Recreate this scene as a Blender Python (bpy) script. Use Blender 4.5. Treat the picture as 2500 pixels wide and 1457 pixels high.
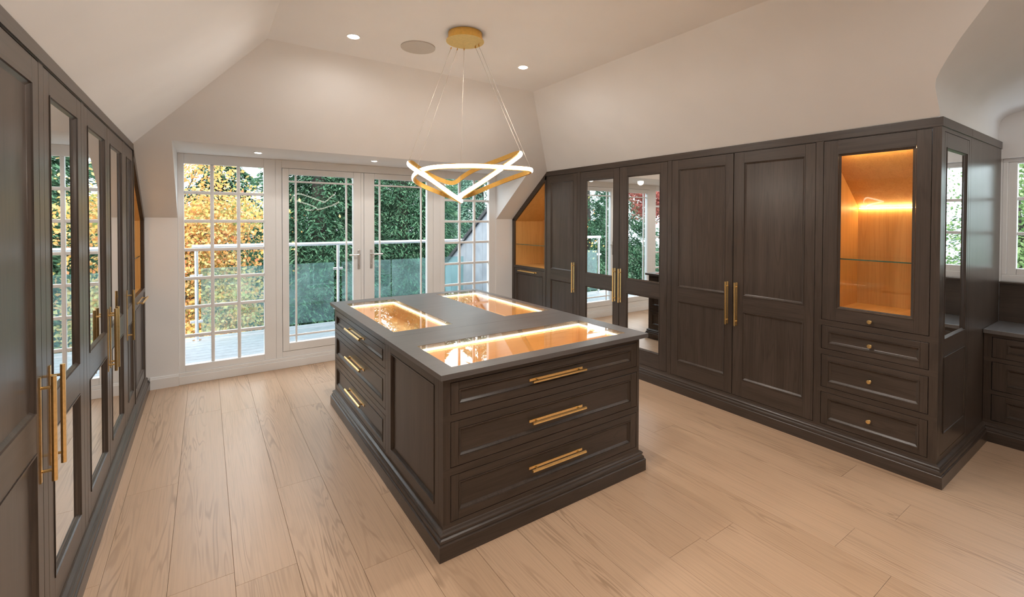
import bpy, bmesh, math, random
import numpy as np
from mathutils import Matrix, Vector

random.seed(7)
rng = np.random.default_rng(11)
for o in list(bpy.data.objects):
    bpy.data.objects.remove(o, do_unlink=True)
scene = bpy.context.scene
COL = scene.collection

# ------------------------------------------------------------------ camera
F_PX, PCY, YAW, PITCH, ROLL, EYE = 1110.6, 554.8, 33.971, 0.861, 0.154, 1.65
ya, pa, ra = (math.radians(a) for a in (YAW, PITCH, ROLL))
fw = Vector((math.sin(ya) * math.cos(pa), math.cos(ya) * math.cos(pa), -math.sin(pa)))
rt0 = Vector((math.cos(ya), -math.sin(ya), 0)); up0 = rt0.cross(fw)
rt = rt0 * math.cos(ra) + up0 * math.sin(ra)
up = -rt0 * math.sin(ra) + up0 * math.cos(ra)
cam_data = bpy.data.cameras.new('camera')
cam = bpy.data.objects.new('camera', cam_data); COL.objects.link(cam)
cam_data.sensor_width = 36.0
cam_data.lens = F_PX / 2500 * 36.0
cam_data.shift_y = -(1457 / 2 - PCY) / 2500
cam_data.clip_start = 0.05; cam_data.clip_end = 300
M = Matrix.Identity(4)
for r in range(3):
    M[r][0], M[r][1], M[r][2] = rt[r], up[r], -fw[r]
M[2][3] = EYE
cam.matrix_world = M
scene.camera = cam

# ------------------------------------------------------------------ world, sun, exposure
scene.view_settings.view_transform = 'Standard'
scene.view_settings.look = 'None'
scene.view_settings.gamma = 1.0
scene.view_settings.use_curve_mapping = False
scene.view_settings.exposure = 0.72
scene.cycles.use_adaptive_sampling = True
scene.cycles.adaptive_threshold = 0.04
scene.cycles.max_bounces = 7
scene.cycles.diffuse_bounces = 4
scene.cycles.glossy_bounces = 4
scene.cycles.transparent_max_bounces = 10
scene.cycles.caustics_reflective = False
scene.cycles.sample_clamp_indirect = 8.0
world = bpy.data.worlds.new('overcast_sky'); scene.world = world
world.use_nodes = True
wn = world.node_tree; wn.nodes.clear()
wo = wn.nodes.new('ShaderNodeOutputWorld'); wb = wn.nodes.new('ShaderNodeBackground')
wtc = wn.nodes.new('ShaderNodeTexCoord'); wnz = wn.nodes.new('ShaderNodeTexNoise')
wnz.inputs['Scale'].default_value = 2.2; wnz.inputs['Detail'].default_value = 5
wr = wn.nodes.new('ShaderNodeValToRGB')
wr.color_ramp.elements[0].position = 0.35; wr.color_ramp.elements[0].color = (0.74, 0.87, 1.0, 1)
wr.color_ramp.elements[1].position = 0.65; wr.color_ramp.elements[1].color = (0.90, 0.96, 1.0, 1)
wn.links.new(wtc.outputs['Generated'], wnz.inputs['Vector'])
wn.links.new(wnz.outputs['Fac'], wr.inputs['Fac'])
wn.links.new(wr.outputs['Color'], wb.inputs['Color'])
wb.inputs['Strength'].default_value = 3.3
wn.links.new(wb.outputs['Background'], wo.inputs['Surface'])

sun_d = bpy.data.lights.new('sun', 'SUN'); sun_d.energy = 3.2; sun_d.angle = math.radians(12)
sun_d.color = (1.0, 0.93, 0.82)
sun = bpy.data.objects.new('sun', sun_d); COL.objects.link(sun)
sun.rotation_euler = Vector((0.35, 1.0, -0.95)).to_track_quat('-Z', 'Y').to_euler()

# ------------------------------------------------------------------ room numbers
W = 5.59            # window wall
XL = -0.489         # front of left run
XR = 3.774          # front of right run
ZL, ZR = 2.264, 2.298
ZC = 3.0
YK, ZK = 5.59, 1.669
SE, SL, SR = 0.767, 0.834, 0.767
YB = -3.0           # rear wall
def z_end(y): return ZK + SE * (YK - y)
def z_left(x): return ZL + 0.004 + SL * (x - XL)
def z_right(x): return 2.300 + SR * (XR - x)
CXL = XL + (ZC - z_left(XL)) / SL
CXR = XR - (ZC - z_right(XR)) / SR
CYE = YK - (ZC - ZK) / SE
DX0, DX1, DZ, DY = -0.229, 3.488, 2.313, 4.750   # dormer of the window wall
YC = 0.853          # end face of right run
RD1 = -1.75         # other side of right dormer
XW = 5.42           # dormer window wall

# ------------------------------------------------------------------ materials
def mat(name):
    m = bpy.data.materials.new(name); m.use_nodes = True
    nt = m.node_tree; nt.nodes.clear()
    out = nt.nodes.new('ShaderNodeOutputMaterial')
    return m, nt, out
def N(nt, t, **kw):
    n = nt.nodes.new(t)
    for k, v in kw.items():
        if k in n.inputs: n.inputs[k].default_value = v
        else: setattr(n, k, v)
    return n
def ramp(nt, stops):
    r = nt.nodes.new('ShaderNodeValToRGB'); e = r.color_ramp.elements
    while len(e) < len(stops): e.new(0.5)
    for el, (p, c) in zip(e, stops):
        el.position = p; el.color = (*c, 1)
    return r
def pos_scaled(nt, scale):
    g = N(nt, 'ShaderNodeNewGeometry'); mp = N(nt, 'ShaderNodeMapping')
    mp.inputs['Scale'].default_value = scale
    nt.links.new(g.outputs['Position'], mp.inputs['Vector'])
    return mp.outputs['Vector']

def plain(name, col, rough=0.5, metal=0.0, spec=0.5, noise=0.0, nscale=30, bump=0.0, bscale=200):
    m, nt, out = mat(name)
    b = N(nt, 'ShaderNodeBsdfPrincipled', Roughness=rough, Metallic=metal)
    b.inputs['Specular IOR Level'].default_value = spec
    nz = N(nt, 'ShaderNodeTexNoise', Scale=nscale, Detail=1.0)
    nt.links.new(pos_scaled(nt, (1, 1, 1)), nz.inputs['Vector'])
    lo = tuple(max(0, c * (1 - noise)) for c in col); hi = tuple(min(1, c * (1 + noise)) for c in col)
    r = ramp(nt, [(0.3, lo), (0.7, hi)])
    nt.links.new(nz.outputs['Fac'], r.inputs['Fac']); nt.links.new(r.outputs['Color'], b.inputs['Base Color'])
    if bump:
        n2 = N(nt, 'ShaderNodeTexNoise', Scale=bscale, Detail=3.0)
        nt.links.new(pos_scaled(nt, (1, 1, 1)), n2.inputs['Vector'])
        bp = N(nt, 'ShaderNodeBump', Strength=bump, Distance=0.002)
        nt.links.new(n2.outputs['Fac'], bp.inputs['Height']); nt.links.new(bp.outputs['Normal'], b.inputs['Normal'])
    nt.links.new(b.outputs[0], out.inputs['Surface'])
    return m

def wood(name, axis, c0, c1, c2, rough=0.28, spec=0.38):
    """stained timber, grain running along the world axis given"""
    m, nt, out = mat(name)
    s1 = [13.0, 13.0, 13.0]; s1['xyz'.index(axis)] = 0.7
    s2 = [150.0, 150.0, 150.0]; s2['xyz'.index(axis)] = 4.0
    n1 = N(nt, 'ShaderNodeTexNoise', Scale=1.0, Detail=2.0, Distortion=0.4)
    nt.links.new(pos_scaled(nt, s1), n1.inputs['Vector'])
    n2 = N(nt, 'ShaderNodeTexNoise', Scale=1.0, Detail=2.0)
    nt.links.new(pos_scaled(nt, s2), n2.inputs['Vector'])
    mul = N(nt, 'ShaderNodeMath', operation='MULTIPLY'); mul.inputs[1].default_value = 46.0
    nt.links.new(n1.outputs['Fac'], mul.inputs[0])
    sn = N(nt, 'ShaderNodeMath', operation='SINE'); nt.links.new(mul.outputs[0], sn.inputs[0])
    r1 = ramp(nt, [(0.25, c0), (0.75, c1)]); nt.links.new(n1.outputs['Fac'], r1.inputs['Fac'])
    mr = N(nt, 'ShaderNodeMapRange'); mr.inputs['From Min'].default_value = 0.55; mr.inputs['From Max'].default_value = 1.0
    mr.inputs['To Min'].default_value = 0.0; mr.inputs['To Max'].default_value = 0.26
    nt.links.new(sn.outputs[0], mr.inputs['Value'])
    mx = N(nt, 'ShaderNodeMix', data_type='RGBA'); mx.inputs[7].default_value = (*c2, 1)
    nt.links.new(mr.outputs[0], mx.inputs[0]); nt.links.new(r1.outputs['Color'], mx.inputs[6])
    mr2 = N(nt, 'ShaderNodeMapRange'); mr2.inputs['From Min'].default_value = 0.5; mr2.inputs['From Max'].default_value = 0.75
    mr2.inputs['To Min'].default_value = 0.0; mr2.inputs['To Max'].default_value = 0.5
    nt.links.new(n2.outputs['Fac'], mr2.inputs['Value'])
    mx2 = N(nt, 'ShaderNodeMix', data_type='RGBA'); mx2.inputs[7].default_value = (*c2, 1)
    nt.links.new(mr2.outputs[0], mx2.inputs[0]); nt.links.new(mx.outputs[2], mx2.inputs[6])
    b = N(nt, 'ShaderNodeBsdfPrincipled', Roughness=rough); b.inputs['Specular IOR Level'].default_value = spec
    nt.links.new(mx2.outputs[2], b.inputs['Base Color'])
    nt.links.new(b.outputs[0], out.inputs['Surface'])
    return m

D0, D1, D2 = (0.050, 0.036, 0.028), (0.078, 0.057, 0.045), (0.024, 0.017, 0.013)
WZ, WX, WY = (wood('dark_oak_' + a, a, D0, D1, D2) for a in 'zxy')
WMAT = {'z': WZ, 'x': WX, 'y': WY}
TOPW = wood('dark_oak_top', 'x', (0.100, 0.091, 0.088), (0.125, 0.114, 0.110), (0.078, 0.069, 0.065), rough=0.36, spec=0.8)  # oak greyed and lightened: window reflection put into the base colour
A0, A1, A2 = (0.64, 0.36, 0.12), (0.72, 0.43, 0.16), (0.52, 0.27, 0.08)
AZ = wood('amber_oak_z', 'z', A0, A1, A2, rough=0.45)
TA = wood('tray_oak', 'x', (0.70, 0.43, 0.18), (0.76, 0.49, 0.22), (0.60, 0.34, 0.13), rough=0.5)
AX = wood('amber_oak_x', 'x', A0, A1, A2, rough=0.45)

def floor_mat():
    m, nt, out = mat('pale_oak_planks')
    oi = N(nt, 'ShaderNodeObjectInfo'); g = N(nt, 'ShaderNodeNewGeometry')
    sc = N(nt, 'ShaderNodeVectorMath', operation='SCALE')
    cmb = N(nt, 'ShaderNodeCombineXYZ')
    rm = N(nt, 'ShaderNodeMath', operation='MULTIPLY'); rm.inputs[1].default_value = 37.0
    nt.links.new(oi.outputs['Random'], rm.inputs[0])
    nt.links.new(rm.outputs[0], cmb.inputs[0]); nt.links.new(rm.outputs[0], cmb.inputs[1]); nt.links.new(rm.outputs[0], cmb.inputs[2])
    ad = N(nt, 'ShaderNodeVectorMath', operation='ADD')
    nt.links.new(g.outputs['Position'], ad.inputs[0]); nt.links.new(cmb.outputs[0], ad.inputs[1])
    def mp(s):
        k = N(nt, 'ShaderNodeMapping'); k.inputs['Scale'].default_value = s
        nt.links.new(ad.outputs[0], k.inputs['Vector']); return k.outputs['Vector']
    n1 = N(nt, 'ShaderNodeTexNoise', Scale=1.0, Detail=2.0, Distortion=0.5); nt.links.new(mp((11.0, 0.7, 11.0)), n1.inputs['Vector'])
    mu = N(nt, 'ShaderNodeMath', operation='MULTIPLY'); mu.inputs[1].default_value = 80.0; nt.links.new(n1.outputs['Fac'], mu.inputs[0])
    si = N(nt, 'ShaderNodeMath', operation='SINE'); nt.links.new(mu.outputs[0], si.inputs[0])
    mr = N(nt, 'ShaderNodeMapRange'); mr.inputs['From Min'].default_value = 0.15; mr.inputs['From Max'].default_value = 1.0
    mr.inputs['To Max'].default_value = 0.85; nt.links.new(si.outputs[0], mr.inputs['Value'])
    n3 = N(nt, 'ShaderNodeTexNoise', Scale=1.0, Detail=2.0); nt.links.new(mp((5.0, 0.7, 5.0)), n3.inputs['Vector'])
    mr3 = N(nt, 'ShaderNodeMapRange'); mr3.inputs['From Min'].default_value = 0.46; mr3.inputs['From Max'].default_value = 0.66
    nt.links.new(n3.outputs['Fac'], mr3.inputs['Value'])
    m3 = N(nt, 'ShaderNodeMath', operation='MULTIPLY'); nt.links.new(mr.outputs[0], m3.inputs[0]); nt.links.new(mr3.outputs[0], m3.inputs[1])
    r1 = ramp(nt, [(0.0, (0.525, 0.348, 0.225)), (0.5, (0.55, 0.368, 0.242)), (1.0, (0.575, 0.39, 0.26))])
    nt.links.new(oi.outputs['Random'], r1.inputs['Fac'])
    n2 = N(nt, 'ShaderNodeTexNoise', Scale=1.0, Detail=3.0); nt.links.new(mp((140.0, 3.0, 140.0)), n2.inputs['Vector'])
    mr2 = N(nt, 'ShaderNodeMapRange'); mr2.inputs['From Min'].default_value = 0.45; mr2.inputs['From Max'].default_value = 0.8
    mr2.inputs['To Max'].default_value = 0.8; nt.links.new(n2.outputs['Fac'], mr2.inputs['Value'])
    mx = N(nt, 'ShaderNodeMix', data_type='RGBA'); mx.inputs[7].default_value = (0.33, 0.21, 0.13, 1)
    nt.links.new(m3.outputs[0], mx.inputs[0]); nt.links.new(r1.outputs['Color'], mx.inputs[6])
    mx2 = N(nt, 'ShaderNodeMix', data_type='RGBA'); mx2.inputs[7].default_value = (0.42, 0.285, 0.185, 1)
    nt.links.new(mr2.outputs[0], mx2.inputs[0]); nt.links.new(mx.outputs[2], mx2.inputs[6])
    b = N(nt, 'ShaderNodeBsdfPrincipled', Roughness=0.34); b.inputs['Specular IOR Level'].default_value = 0.55
    nt.links.new(mx2.outputs[2], b.inputs['Base Color'])
    nt.links.new(b.outputs[0], out.inputs['Surface'])
    return m
FLOOR = floor_mat()
PAINT = plain('wall_paint', (0.86, 0.86, 0.865), 0.75, spec=0.25, noise=0.015, nscale=3)
CEILP = plain('ceiling_paint', (0.91, 0.91, 0.915), 0.8, spec=0.2, noise=0.01, nscale=3)
TRIMP = plain('white_trim_paint', (0.84, 0.84, 0.84), 0.42, spec=0.4, noise=0.01, nscale=5)
SPKR = plain('speaker_grille_fabric', (0.62, 0.59, 0.55), 0.8, noise=0.03, nscale=300)
BRASS = plain('brushed_brass', (0.94, 0.66, 0.29), 0.30, metal=1.0, noise=0.06, nscale=90, bump=0.05, bscale=600)
GOLD = plain('satin_gold', (0.85, 0.52, 0.14), 0.33, metal=1.0, noise=0.05, nscale=60)
STEEL = plain('brushed_steel', (0.72, 0.73, 0.75), 0.25, metal=1.0, noise=0.04, nscale=80)
CHROME = plain('satin_chrome', (0.70, 0.68, 0.66), 0.28, metal=1.0, noise=0.03, nscale=80)
MIRROR = plain('mirror_silver', (0.90, 0.91, 0.90), 0.012, metal=1.0, noise=0.002)
SUB = plain('subfloor_dark', (0.26, 0.165, 0.10), 0.8, noise=0.1)
DARKGAP = plain('cabinet_inside_dark', (0.02, 0.016, 0.014), 0.7, noise=0.1)
DECK = plain('pale_composite_deck', (0.215, 0.225, 0.24), 0.6, noise=0.10, nscale=14, bump=0.2, bscale=60)
LEAD = plain('grey_slate_cladding', (0.235, 0.255, 0.285), 0.6, noise=0.12, nscale=5)
VERGE = plain('dark_verge_metal', (0.03, 0.032, 0.036), 0.4, noise=0.1)
LAWN = plain('garden_lawn', (0.035, 0.055, 0.025), 0.9, noise=0.35, nscale=1.5)
BARK = plain('tree_bark', (0.055, 0.045, 0.038), 0.9, noise=0.35, nscale=18, bump=0.4, bscale=30)
RUBBER = plain('black_wire_stop', (0.03, 0.03, 0.03), 0.6, noise=0.1)
CABLE = plain('suspension_cable', (0.30, 0.26, 0.21), 0.35, metal=0.6, noise=0.05)
MARK = plain('small_dark_print', (0.05, 0.045, 0.04), 0.6, noise=0.1)

def glass(name, tint, refl=1.0, ior=1.45, rough=0.0):
    m, nt, out = mat(name)
    t = N(nt, 'ShaderNodeBsdfTransparent'); t.inputs['Color'].default_value = (*tint, 1)
    g = N(nt, 'ShaderNodeBsdfGlossy'); g.inputs['Roughness'].default_value = rough
    g.inputs['Color'].default_value = (refl, refl, refl, 1)
    lw = N(nt, 'ShaderNodeLayerWeight'); r0 = ((ior - 1) / (ior + 1)) ** 2
    pw = N(nt, 'ShaderNodeMath', operation='POWER'); pw.inputs[1].default_value = 5.0
    nt.links.new(lw.outputs['Facing'], pw.inputs[0])
    fr = N(nt, 'ShaderNodeMath', operation='MULTIPLY_ADD'); fr.inputs[1].default_value = 1 - r0; fr.inputs[2].default_value = r0
    nt.links.new(pw.outputs[0], fr.inputs[0])
    mx = N(nt, 'ShaderNodeMixShader')
    nt.links.new(fr.outputs[0], mx.inputs[0]); nt.links.new(t.outputs[0], mx.inputs[1]); nt.links.new(g.outputs[0], mx.inputs[2])
    nt.links.new(mx.outputs[0], out.inputs['Surface'])
    return m
PANE = glass('window_glass', (0.97, 0.985, 0.98), ior=1.2)
TOPGLASS = glass('cabinet_glass', (0.98, 0.98, 0.975), ior=1.28)
SHELFG = glass('shelf_glass', (0.93, 0.95, 0.92), ior=1.5)
EDGE = plain('green_glass_edge', (0.05, 0.11, 0.075), 0.15, noise=0.1, nscale=40)
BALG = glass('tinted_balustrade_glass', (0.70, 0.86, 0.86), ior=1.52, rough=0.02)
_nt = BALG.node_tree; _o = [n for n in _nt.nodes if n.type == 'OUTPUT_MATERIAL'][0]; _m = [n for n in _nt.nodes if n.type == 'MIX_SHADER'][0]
_d = N(_nt, 'ShaderNodeBsdfDiffuse'); _d.inputs['Color'].default_value = (0.42, 0.60, 0.62, 1)  # pale haze mixed into the glass: painted sky reflection and damp film
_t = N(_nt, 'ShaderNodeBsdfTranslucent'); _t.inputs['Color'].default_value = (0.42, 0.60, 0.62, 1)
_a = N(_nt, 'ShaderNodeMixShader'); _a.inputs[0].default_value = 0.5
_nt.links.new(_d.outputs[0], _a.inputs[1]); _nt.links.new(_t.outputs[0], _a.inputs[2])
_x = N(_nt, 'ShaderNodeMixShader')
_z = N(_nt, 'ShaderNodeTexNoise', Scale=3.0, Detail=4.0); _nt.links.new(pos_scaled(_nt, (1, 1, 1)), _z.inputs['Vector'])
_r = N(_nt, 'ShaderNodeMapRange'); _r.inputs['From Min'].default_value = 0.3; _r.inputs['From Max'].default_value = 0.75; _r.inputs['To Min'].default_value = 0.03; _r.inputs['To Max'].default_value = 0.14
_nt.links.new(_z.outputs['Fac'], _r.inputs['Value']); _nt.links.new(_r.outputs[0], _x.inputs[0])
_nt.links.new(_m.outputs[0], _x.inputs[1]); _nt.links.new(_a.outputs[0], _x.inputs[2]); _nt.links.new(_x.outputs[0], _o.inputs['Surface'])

def emit(name, col, s):
    m, nt, out = mat(name)
    e = N(nt, 'ShaderNodeEmission'); e.inputs['Color'].default_value = (*col, 1); e.inputs['Strength'].default_value = s
    nt.links.new(e.outputs[0], out.inputs['Surface']); return m
LEDW = emit('pendant_led', (1.0, 0.93, 0.83), 14.0)
LEDC = emit('cabinet_led', (1.0, 0.66, 0.30), 34.0)
SHELF_GLOW = emit('added_shelf_glow', (1.0, 0.66, 0.30), 7.0)  # glow for the unseen strips added in the open corner shelves
LEDT = emit('top_case_led', (1.0, 0.76, 0.46), 9.0)
LAMP = emit('downlight_lens', (1.0, 0.90, 0.76), 12.0)

def leaf(name, cols, transl=0.35):
    m, nt, out = mat(name)
    g = N(nt, 'ShaderNodeNewGeometry')
    nz = N(nt, 'ShaderNodeTexNoise', Scale=0.9, Detail=2.0); nt.links.new(g.outputs['Position'], nz.inputs['Vector'])
    a = N(nt, 'ShaderNodeMath', operation='ADD'); nt.links.new(g.outputs['Random Per Island'], a.inputs[0]); nt.links.new(nz.outputs['Fac'], a.inputs[1])
    h = N(nt, 'ShaderNodeMath', operation='MULTIPLY'); h.inputs[1].default_value = 0.5; nt.links.new(a.outputs[0], h.inputs[0])
    r = ramp(nt, [(0.12 + 0.76 * i / (len(cols) - 1), c) for i, c in enumerate(cols)])
    nt.links.new(h.outputs[0], r.inputs['Fac'])
    d = N(nt, 'ShaderNodeBsdfDiffuse'); t = N(nt, 'ShaderNodeBsdfTranslucent')
    nt.links.new(r.outputs['Color'], d.inputs['Color']); nt.links.new(r.outputs['Color'], t.inputs['Color'])
    mx = N(nt, 'ShaderNodeMixShader'); mx.inputs[0].default_value = transl
    nt.links.new(d.outputs[0], mx.inputs[1]); nt.links.new(t.outputs[0], mx.inputs[2])
    nt.links.new(mx.outputs[0], out.inputs['Surface']); return m
L_ORANGE = leaf('maple_leaves', [(0.46, 0.15, 0.10), (0.62, 0.26, 0.12), (0.62, 0.36, 0.10), (0.66, 0.46, 0.22), (0.30, 0.28, 0.09), (0.10, 0.15, 0.06)], 0.45)
L_RED = leaf('red_leaves', [(0.24, 0.06, 0.06), (0.40, 0.12, 0.10), (0.42, 0.20, 0.14)], 0.4)
L_CON = leaf('conifer_sprays', [(0.02, 0.055, 0.032), (0.042, 0.10, 0.06), (0.085, 0.17, 0.10), (0.16, 0.27, 0.16)], 0.25)
L_CON2 = leaf('pale_conifer_sprays', [(0.10, 0.19, 0.15), (0.17, 0.29, 0.23), (0.26, 0.40, 0.32)], 0.3)
L_GREEN = leaf('bright_leaves', [(0.05, 0.10, 0.035), (0.11, 0.19, 0.07), (0.20, 0.28, 0.12), (0.30, 0.35, 0.19)], 0.4)

# ------------------------------------------------------------------ mesh builder and object helpers
class MB:
    def __init__(s): s.v = []; s.f = []; s.m = []; s.mats = []
    def mi(s, m):
        if m not in s.mats: s.mats.append(m)
        return s.mats.index(m)
    def face(s, pts, m):
        i = len(s.v); s.v += [tuple(p) for p in pts]; s.f.append(list(range(i, i + len(pts)))); s.m.append(s.mi(m)); return s
    def box(s, x0, x1, y0, y1, z0, z1, m):
        i = len(s.v)
        s.v += [(x, y, z) for z in (z0, z1) for y in (y0, y1) for x in (x0, x1)]
        k = s.mi(m)
        for q in ((0, 2, 3, 1), (4, 5, 7, 6), (0, 1, 5, 4), (2, 6, 7, 3), (0, 4, 6, 2), (1, 3, 7, 5)):
            s.f.append([i + a for a in q]); s.m.append(k)
        return s
    def prism(s, poly, fn, a, b, m):
        """poly 2d outline, fn(p, t) -> 3d, from t=a to t=b"""
        i = len(s.v); n = len(poly)
        s.v += [tuple(fn(p, a)) for p in poly] + [tuple(fn(p, b)) for p in poly]
        k = s.mi(m)
        s.f += [list(range(i + n - 1, i - 1, -1)), list(range(i + n, i + 2 * n))]; s.m += [k, k]
        for j in range(n):
            j2 = (j + 1) % n
            s.f.append([i + j, i + j2, i + n + j2, i + n + j]); s.m.append(k)
        return s
    def tube(s, pts, r, m, seg=8, cap=True):
        pts = [Vector(p) for p in pts]; k = s.mi(m); base = len(s.v); n = len(pts)
        rs = r if isinstance(r, (list, tuple)) else [r] * n
        nrm = None
        for j, p in enumerate(pts):
            t = (pts[min(j + 1, n - 1)] - pts[max(j - 1, 0)]).normalized()
            if nrm is None:
                nrm = t.orthogonal().normalized()
            else:
                nrm = (nrm - t * nrm.dot(t)).normalized()
            bn = t.cross(nrm)
            for q in range(seg):
                a = 2 * math.pi * q / seg
                s.v.append(tuple(p + (nrm * math.cos(a) + bn * math.sin(a)) * rs[j]))
        for j in range(n - 1):
            for q in range(seg):
                q2 = (q + 1) % seg
                s.f.append([base + j * seg + q, base + j * seg + q2, base + (j + 1) * seg + q2, base + (j + 1) * seg + q]); s.m.append(k)
        if cap:
            s.f.append([base + q for q in range(seg)][::-1]); s.m.append(k)
            s.f.append([base + (n - 1) * seg + q for q in range(seg)]); s.m.append(k)
        return s
    def lathe(s, prof, c, axis, m, seg=24):
        """prof [(r, h)], revolved about axis through c"""
        axis = Vector(axis).normalized(); u = axis.orthogonal().normalized(); w = axis.cross(u); c = Vector(c)
        k = s.mi(m); base = len(s.v)
        for r, h in prof:
            for q in range(seg):
                a = 2 * math.pi * q / seg
                s.v.append(tuple(c + axis * h + (u * math.cos(a) + w * math.sin(a)) * r))
        for j in range(len(prof) - 1):
            for q in range(seg):
                q2 = (q + 1) % seg
                s.f.append([base + j * seg + q, base + j * seg + q2, base + (j + 1) * seg + q2, base + (j + 1) * seg + q]); s.m.append(k)
        s.f.append([base + q for q in range(seg)][::-1]); s.m.append(k)
        s.f.append([base + (len(prof) - 1) * seg + q for q in range(seg)]); s.m.append(k)
        return s
    def sweep(s, path, prof, m, side=1, closed=False):
        """profile (out, z) along an xy path, mitred; side=1 puts 'out' to the right of travel"""
        k = s.mi(m); base = len(s.v); n = len(path); P = [Vector((p[0], p[1])) for p in path]
        for j in range(n):
            if closed: a, b = P[j - 1], P[(j + 1) % n]
            else: a, b = P[max(j - 1, 0)], P[min(j + 1, n - 1)]
            d1 = (P[j] - a); d2 = (b - P[j])
            if d1.length < 1e-9: d1 = d2
            if d2.length < 1e-9: d2 = d1
            d1.normalize(); d2.normalize()
            n1 = Vector((d1.y, -d1.x)) * side; n2 = Vector((d2.y, -d2.x)) * side
            mt = (n1 + n2); mt = mt / max(1e-6, mt.dot(n1))
            for o, z in prof:
                s.v.append((P[j].x + mt.x * o, P[j].y + mt.y * o, z))
        q = len(prof)
        for j in range(n if closed else n - 1):
            j2 = (j + 1) % n
            for i in range(q - 1):
                s.f.append([base + j * q + i, base + j2 * q + i, base + j2 * q + i + 1, base + j * q + i + 1]); s.m.append(k)
        if not closed:
            s.f.append([base + i for i in range(q)]); s.m.append(k)
            s.f.append([base + (n - 1) * q + i for i in range(q)][::-1]); s.m.append(k)
        return s
    def mesh(s, name, org=(0, 0, 0)):
        me = bpy.data.meshes.new(name)
        me.from_pydata([(v[0] - org[0], v[1] - org[1], v[2] - org[2]) for v in s.v], [], s.f)
        for mm in s.mats: me.materials.append(mm)
        me.polygons.foreach_set('material_index', s.m)
        me.update(); return me
    def center(s):
        a = np.array(s.v); return tuple(((a.min(0) + a.max(0)) / 2)[:2]) + (float(a[:, 2].min()),)
    def build(s, name, parent=None, bevel=0.0, smooth=False, recalc=True):
        org = s.center(); me = s.mesh(name, org)
        if recalc or smooth:
            bm = bmesh.new(); bm.from_mesh(me)
            if smooth: bmesh.ops.remove_doubles(bm, verts=bm.verts, dist=1e-6)
            bmesh.ops.recalc_face_normals(bm, faces=bm.faces); bm.to_mesh(me); bm.free()
        if smooth:
            me.polygons.foreach_set('use_smooth', [True] * len(me.polygons))
            try: me.set_sharp_from_angle(angle=math.radians(40))
            except Exception: pass
        return link(name, me, parent, org, bevel)

WL = {}   # world origins (everything is built without rotation on parents)
def link(name, me, parent=None, org=(0, 0, 0), bevel=0.0, rot=None):
    o = bpy.data.objects.new(name, me); COL.objects.link(o)
    WL[o] = Vector(org)
    if parent is not None:
        o.parent = parent; o.location = Vector(org) - WL[parent]
    else: o.location = org
    if rot is not None: o.rotation_euler = rot
    if bevel:
        b = o.modifiers.new('edge', 'BEVEL'); b.width = bevel; b.segments = 2; b.limit_method = 'ANGLE'; b.angle_limit = math.radians(40)
    return o
def thing(name, label, cat, loc, group=None):
    o = bpy.data.objects.new(name, None); COL.objects.link(o); o.location = loc; WL[o] = Vector(loc)
    o.empty_display_size = 0.1
    return tag(o, label, cat, group)
def tag(o, label, cat, group=None):
    o['label'] = label; o['category'] = cat
    if group: o['group'] = group
    return o
def struct(o, label=None, cat=None):
    o['kind'] = 'structure'
    if label: o['label'] = label
    if cat: o['category'] = cat
    return o

class Face:
    """a vertical plane: u runs along axis, v is z, w is outward from plane"""
    def __init__(s, normal_axis, plane, sign):
        s.n = normal_axis; s.p = plane; s.s = sign
        s.h = 'y' if normal_axis == 'x' else 'x'          # horizontal grain axis
    def pt(s, u, v, w):
        return (s.p + s.s * w, u, v) if s.n == 'x' else (u, s.p + s.s * w, v)
    def box(s, mb, u0, u1, v0, v1, w0, w1, m):
        a = s.pt(u0, v0, w0); b = s.pt(u1, v1, w1)
        return mb.box(min(a[0], b[0]), max(a[0], b[0]), min(a[1], b[1]), max(a[1], b[1]), min(v0, v1), max(v0, v1), m)
    def ring(s, mb, u0, u1, v0, v1, prof, m):
        for (i0, w0), (i1, w1) in zip(prof, prof[1:]):
            A = [(u0 + i0, v0 + i0), (u1 - i0, v0 + i0), (u1 - i0, v1 - i0), (u0 + i0, v1 - i0)]
            B = [(u0 + i1, v0 + i1), (u1 - i1, v0 + i1), (u1 - i1, v1 - i1), (u0 + i1, v1 - i1)]
            for k in range(4):
                k2 = (k + 1) % 4
                mb.face([s.pt(*A[k], w0), s.pt(*A[k2], w0), s.pt(*B[k2], w1), s.pt(*B[k], w1)], m)
    def frame(s, mb, u0, u1, v0, v1, holes, w0, w1):
        """solid face with rectangular openings, cut into boxes"""
        vs = sorted({v0, v1, *[h[2] for h in holes], *[h[3] for h in holes]})
        for a, b in zip(vs, vs[1:]):
            if b - a < 1e-5: continue
            mid = (a + b) / 2
            cut = sorted((h[0], h[1]) for h in holes if h[2] < mid < h[3])
            x = u0
            for c0, c1 in cut:
                if c0 - x > 1e-4: s.box(mb, x, c0, a, b, w0, w1, WMAT['z'])
                x = max(x, c1)
            if u1 - x > 1e-4: s.box(mb, x, u1, a, b, w0, w1, WMAT['z'] if cut else WMAT[s.h])

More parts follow.
